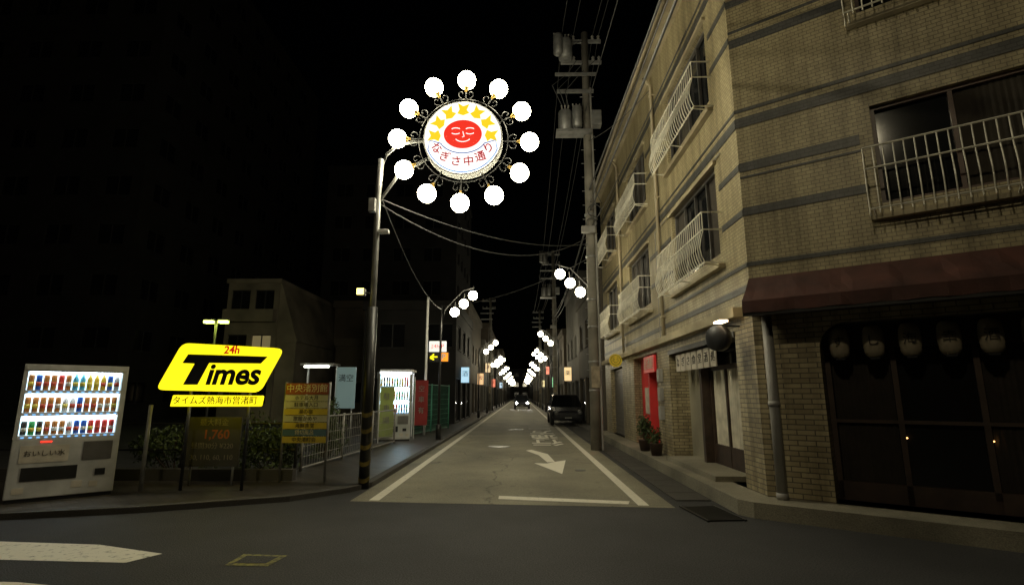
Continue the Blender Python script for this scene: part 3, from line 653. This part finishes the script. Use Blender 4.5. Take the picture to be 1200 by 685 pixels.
# ---------------------------------------------------------------- other buildings
warm=emat('lit_window',(1,.75,.4),.10)
def bldg(n,x0,x1,y0,y1,h,mt,faces='S',fl=3.0,ww=1.4,lit=(),seed=1,gap=1.2,z1=1.0,shop=False,para=.5):
    r=root(n)
    sides={'S':((x0,y0,0),0,x1-x0),'E':((x1,y0,0),math.pi/2,y1-y0),'W':((x0,y1,0),-math.pi/2,y1-y0),'N':((x1,y1,0),math.pi,x1-x0)}
    for k,(o,a,Ln) in sides.items():
        ops=[]
        if k in faces:
            nf=int(h/fl+.15)
            for i in range(nf):
                zz=i*fl+z1
                if i==0 and shop:
                    x=.4
                    while x+2.2<Ln:ops.append((x,x+2.2,.1,2.4));x+=2.7
                    continue
                x=gap*.7
                while x+ww<Ln-.2:
                    if zz+1.3<h: ops.append((x,x+ww,zz,zz+1.3))
                    x+=ww+gap
        wall('wall_'+k,r,o,a,Ln,h,ops,mt,depth=.12)
        if ops:
            e=frame('face_'+k,r,o,a);P=[];Gl=[];Lt=[];fg=[];fl_=[]
            for i,(a0,b0,c0,d0) in enumerate(ops):
                P+=[(a0,b0,.05,.1,c0,c0+.05),(a0,b0,.05,.1,d0-.05,d0),((a0+b0)/2-.025,(a0+b0)/2+.025,.05,.1,c0+.05,d0-.05)]
                tgt=(Lt,fl_) if (i in lit and k=='S') else (Gl,fg)
                kk=len(tgt[0]);tgt[0].extend([(a0,.12,c0),(b0,.12,c0),(b0,.12,d0),(a0,.12,d0)]);tgt[1].append((kk,kk+1,kk+2,kk+3))
            boxes('window_frames',P,M['faralu'],e);mesh('window_glass',Gl,fg,M['glass'],e)
            if Lt:mesh('lit_windows',Lt,fl_,warm,e)
            boxes('sills',[(a0-.08,b0+.08,-.06,0,c0-.06,c0) for a0,b0,c0,d0 in ops if c0>.3],mt,e)
            if n=='stepped_office_building':
                boxes('balcony_walls',[(.05,Ln-.05,-.5,-.004,i*fl+z1-.6,i*fl+z1+.1) for i in range(1,int(h/fl+.15))],M['officewall'],e)
    prism('roof',[(x0-.1,y0-.1),(x1+.1,y0-.1),(x1+.1,y1+.1),(x0-.1,y1+.1)],h,h+para,mt,r)
    return r
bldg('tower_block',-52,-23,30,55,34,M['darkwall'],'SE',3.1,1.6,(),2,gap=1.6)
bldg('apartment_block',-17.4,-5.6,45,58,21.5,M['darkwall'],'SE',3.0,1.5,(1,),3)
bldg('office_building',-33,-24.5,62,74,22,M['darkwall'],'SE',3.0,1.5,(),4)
b_=bldg('stepped_office_building',-17.0,-14.0,30,40,7.9,M['officewall'],'S',2.6,1.1,(3,),5,gap=.3,para=.25)
prism('sloping_wing',[(-14.0,30.2),(-12.9,30.2),(-12.9,39.8),(-14.0,39.8)],0,4.5,M['officewall'],b_)
mesh('sloping_roof',[(-14.0,30.1,8.1),(-14.0,39.9,8.1),(-12.8,39.9,4.5),(-12.8,30.1,4.5),(-14.0,30.1,4.4),(-14.0,39.9,4.4)],[(0,3,2,1),(0,4,3),(1,2,5),(4,5,2,3)],M['officewall'],b_)
bldg('low_house',-11.9,-9.2,34,42,4.6,M['brownwall'],'S',2.4,1.0,(1,),6)
yy=27.5;i=0
hL=[5.9,7.5,6,9,6.5,8,7,10,7,6];hR=[6.2,8.2,6,7,9,6.5,8,7,9,7]
mm=['darkwall','brownwall','greywall','brownwall']
while yy<140:
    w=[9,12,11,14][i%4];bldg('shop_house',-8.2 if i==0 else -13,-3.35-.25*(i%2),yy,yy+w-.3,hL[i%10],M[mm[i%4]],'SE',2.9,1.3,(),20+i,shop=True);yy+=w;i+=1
yy=21.5;i=0
while yy<140:
    w=[9,10,12,13][i%4];bldg('shop_building',3.3+.2*(i%2),14,yy,yy+w-.3,hR[i%10],M[mm[(i+1)%4]],'SW',2.9,1.3,(),40+i,shop=True);yy+=w;i+=1
bldg('end_building',-8,8,165,175,9,M['darkwall'],'S',3)
for i,(x,y,z,c) in enumerate([(-3.1,30,2.6,(.5,.8,1)),(-3.05,41,2.7,(1,.6,.3)),(3.0,34,2.8,(1,.7,.35)),(3.0,47,2.6,(.4,1,.5)),(-3.05,60,2.8,(1,.25,.15)),(3.0,72,3,(1,.8,.4)),(-3.05,84,3,(.6,.8,1)),(-3.05,50,4,(1,.7,.4)),(3.0,60,4.2,(1,.3,.2))]):
    r=root('shop_sign_box',(x,y,z));box('case',-.25,.25,-.1,.1,-.45,.45,M['black'],r,.01);box('face',-.22,.22,-.108,-.1,-.42,.42,emat('sign_face',c,.9),r)
    text('sign_text','酒喫薬花茶本寿湯肉'[i],.34,M['tblk'],(0,-.112,.05),FR,r)
# ---------------------------------------------------------------- cars
def car(x,y,rz,mt,lights=False):
    r=root('car',(x,y,0.01),rz)
    st=[(-2.05,.62,.35,.60),(-1.95,.78,.25,.72),(-1.2,.84,.22,.88),(-.6,.85,.22,.95),(.9,.85,.22,.97),(1.8,.82,.25,.95),(2.02,.74,.35,.85)]
    v=[];f=[]
    for (yy,hw,zb,zt) in st:
        v+=[(-hw*.92,yy,zb),(-hw,yy,(zb+zt)/2),(-hw*.93,yy,zt),(hw*.93,yy,zt),(hw,yy,(zb+zt)/2),(hw*.92,yy,zb)]
    for i in range(len(st)-1):
        for j in range(6):
            a=i*6+j;b=i*6+(j+1)%6;f.append((a,a+6,b+6,b))
    f.append(tuple(range(6)));f.append(tuple(reversed(range(len(v)-6,len(v)))))
    o=mesh('body',v,f,mt,r);bm=bmesh.new();bm.from_mesh(o.data);bmesh.ops.recalc_face_normals(bm,faces=bm.faces);bm.to_mesh(o.data);bm.free();o.modifiers.new('b','BEVEL').width=.04
    v=[(-.76,-1.0,.92),(.76,-1.0,.92),(.78,1.75,.94),(-.78,1.75,.94),(-.6,-.35,1.45),(.6,-.35,1.45),(.62,1.35,1.47),(-.62,1.35,1.47)]
    mesh('windows',v,BF,M['glass'],r)
    box('roof',-.61,.61,-.33,1.36,1.45,1.51,mt,r,.03)
    tubes('pillars',[[(sx*.77,-1.0,.93),(sx*.61,-.35,1.47)] for sx in(-1,1)]+[[(sx*.79,1.76,.94),(sx*.63,1.36,1.48)] for sx in(-1,1)]+[[(sx*.785,.3,.94),(sx*.62,.3,1.47)] for sx in(-1,1)],.03,mt,r,6)
    for wx in(-.76,.76):
        for wy in(-1.3,1.25):
            w=lathe('wheel',[(.02,-.1),(.2,-.1),(.3,-.09),(.32,-.05),(.32,.05),(.3,.09),(.2,.1),(.02,.1)],20,M['rubber'],r);w.location=(wx,wy,.32);w.rotation_euler=(0,math.pi/2,0)
            h=lathe('hub',[(.01,-.105),(.18,-.105),(.18,.105),(.01,.105)],14,M['steel'],r);h.location=(wx,wy,.32);h.rotation_euler=(0,math.pi/2,0)
    boxes('mirrors',[(-.98,-.82,-.75,-.65,.95,1.08),(.82,.98,-.75,-.65,.95,1.08)],mt,r)
    box('grille',-.4,.4,-2.07,-2.0,.42,.56,M['tblk'],r);box('plate',-.17,.17,-2.09,-2.07,.36,.42,M['pipe'],r)
    hm=emat('headlight',(1,.95,.85),140,True) if lights else M['steel']
    for sx in(-1,1):sphere('headlight',(sx*.58,-1.98,.64),.12,hm,r,seg=12,rings=8)
car(.15,60,0,M['carblack'],True)
car(2.35,28.8,0,M['carblack'])
# ---------------------------------------------------------------- junction lamp (lights the corner)
r=root('junction_street_lamp',(-3.2,-3.0,0))
tubes('pole',[[(0,0,0),(0,0,6),(.2,.2,9.2),(1.0,1.0,9.6)]],.08,M['steel'],r,12,.045)
box('lamp_head',.8,1.5,.75,1.25,9.58,9.72,M['steel'],r,.03)
pl=bpy.data.lights.new('junction_lamp_bulb','POINT');pl.energy=560;pl.color=(1,.86,.56);pl.shadow_soft_size=.18
po=bpy.data.objects.new('bulb',pl);COL.objects.link(po);po.parent=r;po.location=(1.15,1.0,9.3)
# ---------------------------------------------------------------- camera
cam=bpy.data.cameras.new('camera');co=bpy.data.objects.new('camera',cam);COL.objects.link(co)
cam.sensor_width=36;cam.lens=18.6;cam.clip_end=2000;cam.clip_start=.05
co.location=(0,0,1.5);co.rotation_euler=(math.pi/2+math.atan(120/620),0,math.atan(10/631))
S.camera=co
w=bpy.data.worlds.new('World');S.world=w;w.use_nodes=True
nt=w.node_tree;bg=nt.nodes['Background'];sk=nt.nodes.new('ShaderNodeTexSky');sk.sky_type='NISHITA';sk.sun_disc=False
sk.sun_elevation=rad(4);sk.sun_rotation=rad(200)
nt.links.new(sk.outputs[0],bg.inputs[0]);bg.inputs[1].default_value=.00012
sl=bpy.data.lights.new('moon','SUN');sl.energy=.004;sl.angle=rad(.5);sl.color=(1,.95,.85)
so=bpy.data.objects.new('moon',sl);COL.objects.link(so);so.rotation_euler=(rad(60),0,rad(-20))
S.view_settings.view_transform='Standard';S.view_settings.look='None';S.view_settings.exposure=0
